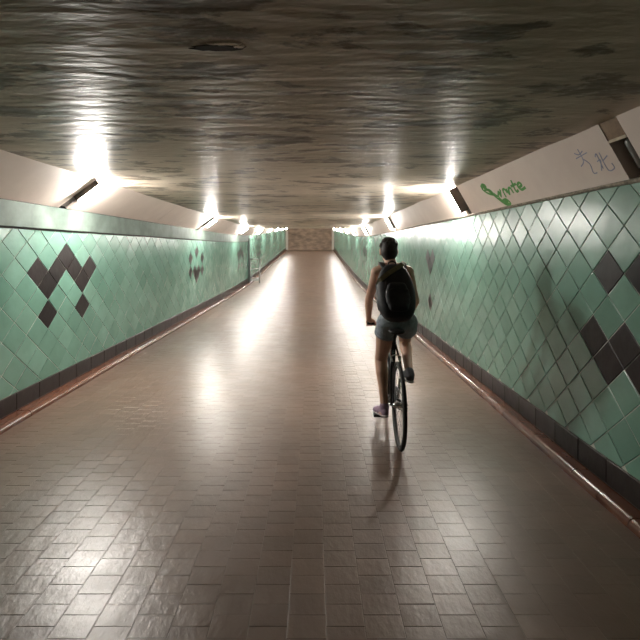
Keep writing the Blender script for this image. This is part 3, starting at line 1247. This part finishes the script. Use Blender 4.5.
# shoes
def shoe(heel, toe, ank, mat, label):
    heel, toe, ank = Vector(heel), Vector(toe), Vector(ank)
    d = (toe - heel).normalized()
    side = Vector((1, 0, 0))
    up = side.cross(d).normalized()
    if up.z < 0:
        up = -up
    side = d.cross(up)
    rot = Matrix((side, d, up)).transposed()
    L_ = (toe - heel).length
    bm = bmesh.new()
    for t, w_, h_, lift in ((0.0, 0.036, 0.045, 0.035), (0.25, 0.036, 0.048, 0.036), (0.5, 0.041, 0.043, 0.03), (0.78, 0.046, 0.034, 0.024), (0.95, 0.04, 0.026, 0.018)):
        ell(bm, heel + d * (L_ * t) + up * lift, (w_, 0.055, h_), rot)
    limb(bm, [tuple(heel + up * 0.05 + d * 0.005), tuple(heel.lerp(ank, 0.75) + up * 0.012)], [0.041, 0.042])
    so = remeshed('shoe', bm, mat, per, 0.005, 3)
    so['label'] = label
    bm = bmesh.new()
    for t, w_ in ((-0.06, 0.032), (0.1, 0.038), (0.3, 0.037), (0.55, 0.044), (0.8, 0.049), (0.98, 0.042)):
        ell(bm, heel + d * (L_ * t) + up * 0.002, (w_, 0.05, 0.014), rot)
    remeshed('sole', bm, 'sole', so, 0.005, 2)
    bm = bmesh.new()
    for t in (0.36, 0.46, 0.56):
        c = heel + d * (L_ * t) + up * (0.078 - 0.03 * (t - 0.36) / 0.2)
        tube(bm, [c - side * 0.026 - up * 0.01, c + up * 0.002, c + side * 0.026 - up * 0.01], 0.0035, 6)
    part('laces', bm, 'lace', so)


shoe((0.612, 4.115, 0.142), (0.572, 4.315, 0.112), ankL, 'mauve', 'mauve sneaker at the bottom of the pedal stroke')
shoe((0.818, 4.03, 0.470), (0.828, 4.235, 0.462), ankR, 'shoe_dark', 'dark charcoal sneaker at the top of the pedal stroke')  # right upper is coloured darker than the left one

# ------------------------------------------------------------------ backpack
pd = Vector((0, 0.26, 0.43)).normalized()
pn = Vector((0, -pd.z, pd.y))
PC = Vector((0.677, 3.945, 1.232)) + pn * 0.015
prot = Matrix((Vector((1, 0, 0)), -pn, pd)).transposed()
pack = empty('backpack', PC - pd * 0.27)
tag(pack, 'dark navy backpack with an olive strap across its top, worn by the cyclist', 'backpack')


def P(a, b, c):
    """a right, b out from the back, c up the back"""
    return PC + Vector((1, 0, 0)) * a + pn * b + pd * c


bm = bmesh.new()
rings = []
for k in range(25):
    c = -0.27 + 0.54 * k / 24
    e = max(0.0, 1 - abs(c / 0.27) ** 3.2) ** 0.45
    wid = (0.158 - 0.03 * max(0, c / 0.27)) * e + 0.002
    dep = (0.092 - 0.02 * max(0, c / 0.27)) * e + 0.002
    ring = []
    for q in range(28):
        a = 2 * math.pi * q / 28
        ca_, sa_ = math.cos(a), math.sin(a)
        ring.append(bm.verts.new(P(wid * math.copysign(abs(ca_) ** 0.7, ca_), dep * math.copysign(abs(sa_) ** 0.75, sa_), c)))
    rings.append(ring)
for r_, q_ in zip(rings, rings[1:]):
    for k in range(28):
        bm.faces.new((r_[k], r_[(k + 1) % 28], q_[(k + 1) % 28], q_[k]))
bm.faces.new(rings[0])
bm.faces.new(list(reversed(rings[-1])))
pb = remeshed('pack_body', bm, 'pack', pack, 0.007, 6)
bm = bmesh.new()
for c, w_ in ((-0.16, 0.085), (-0.12, 0.1), (-0.08, 0.104), (-0.04, 0.1), (0.0, 0.085)):
    for q in (-0.5, -0.25, 0, 0.25, 0.5):
        ell(bm, P(q * w_, 0.080, c), (w_ * 0.5, 0.036 - 0.008 * abs(q), 0.05), prot)
remeshed('front_pocket', bm, 'pack', pack, 0.007, 12)


def strap(name, pts, w_, th, mat, acr=None):
    bm = bmesh.new()
    pts = [Vector(p) for p in pts]
    prev = None
    for i, p in enumerate(pts):
        d = (pts[min(i + 1, len(pts) - 1)] - pts[max(i - 1, 0)]).normalized()
        nn = (acr[i] if acr else pn)
        a = d.cross(nn).normalized()
        b = a.cross(d).normalized()
        ring = [bm.verts.new(p + a * (w_ / 2 * x) + b * (th / 2 * y)) for x, y in ((-1, -1), (1, -1), (1, 1), (-1, 1))]
        if prev:
            for k in range(4):
                bm.faces.new((prev[k], prev[(k + 1) % 4], ring[(k + 1) % 4], ring[k]))
        else:
            bm.faces.new(ring)
        prev = ring
    bm.faces.new(prev)
    return part(name, bm, mat, pack)


strap('olive_strap', [P(-0.145, 0.02, 0.06), P(-0.125, 0.072, 0.085), P(-0.06, 0.095, 0.13), P(0.01, 0.088, 0.18), P(0.07, 0.06, 0.235), P(0.10, 0.0, 0.285)], 0.038, 0.012, 'olive')
for s in (-1, 1):
    x = 0.705 + s * 0.098
    pts = [(x - s * 0.02, 4.08, 1.40), (x - s * 0.012, 4.15, 1.435), (x, 4.22, 1.462), (x, 4.285, 1.474), (x, 4.345, 1.45), (x + s * 0.005, 4.365, 1.38), (x + s * 0.01, 4.34, 1.27), (x + s * 0.03, 4.25, 1.15), (x + s * 0.045, 4.12, 1.08)]
    acr = [Vector(v) for v in ((0, -.3, 1), (0, -.3, 1), (0, -.2, 1), (0, .1, 1), (0, .8, .6), (0, 1, 0), (0, 1, -.2), (s * .6, .8, -.3), (s, .3, -.2))]
    strap('shoulder_strap', pts, 0.045, 0.014, 'pack', acr)
bm = bmesh.new()
tube(bm, [P(-0.035, -0.03, 0.262), P(-0.03, -0.025, 0.30), P(0.0, -0.022, 0.312), P(0.03, -0.025, 0.30), P(0.035, -0.03, 0.262)], 0.007, 8)
part('carry_loop', bm, 'pack', pack, True)
bm = bmesh.new()
tube(bm, [P(-0.085, 0.108, -0.04), P(-0.03, 0.122, -0.025), P(0.03, 0.122, -0.025), P(0.085, 0.108, -0.04)], 0.004, 6)
part('zip', bm, 'plastic', pack)
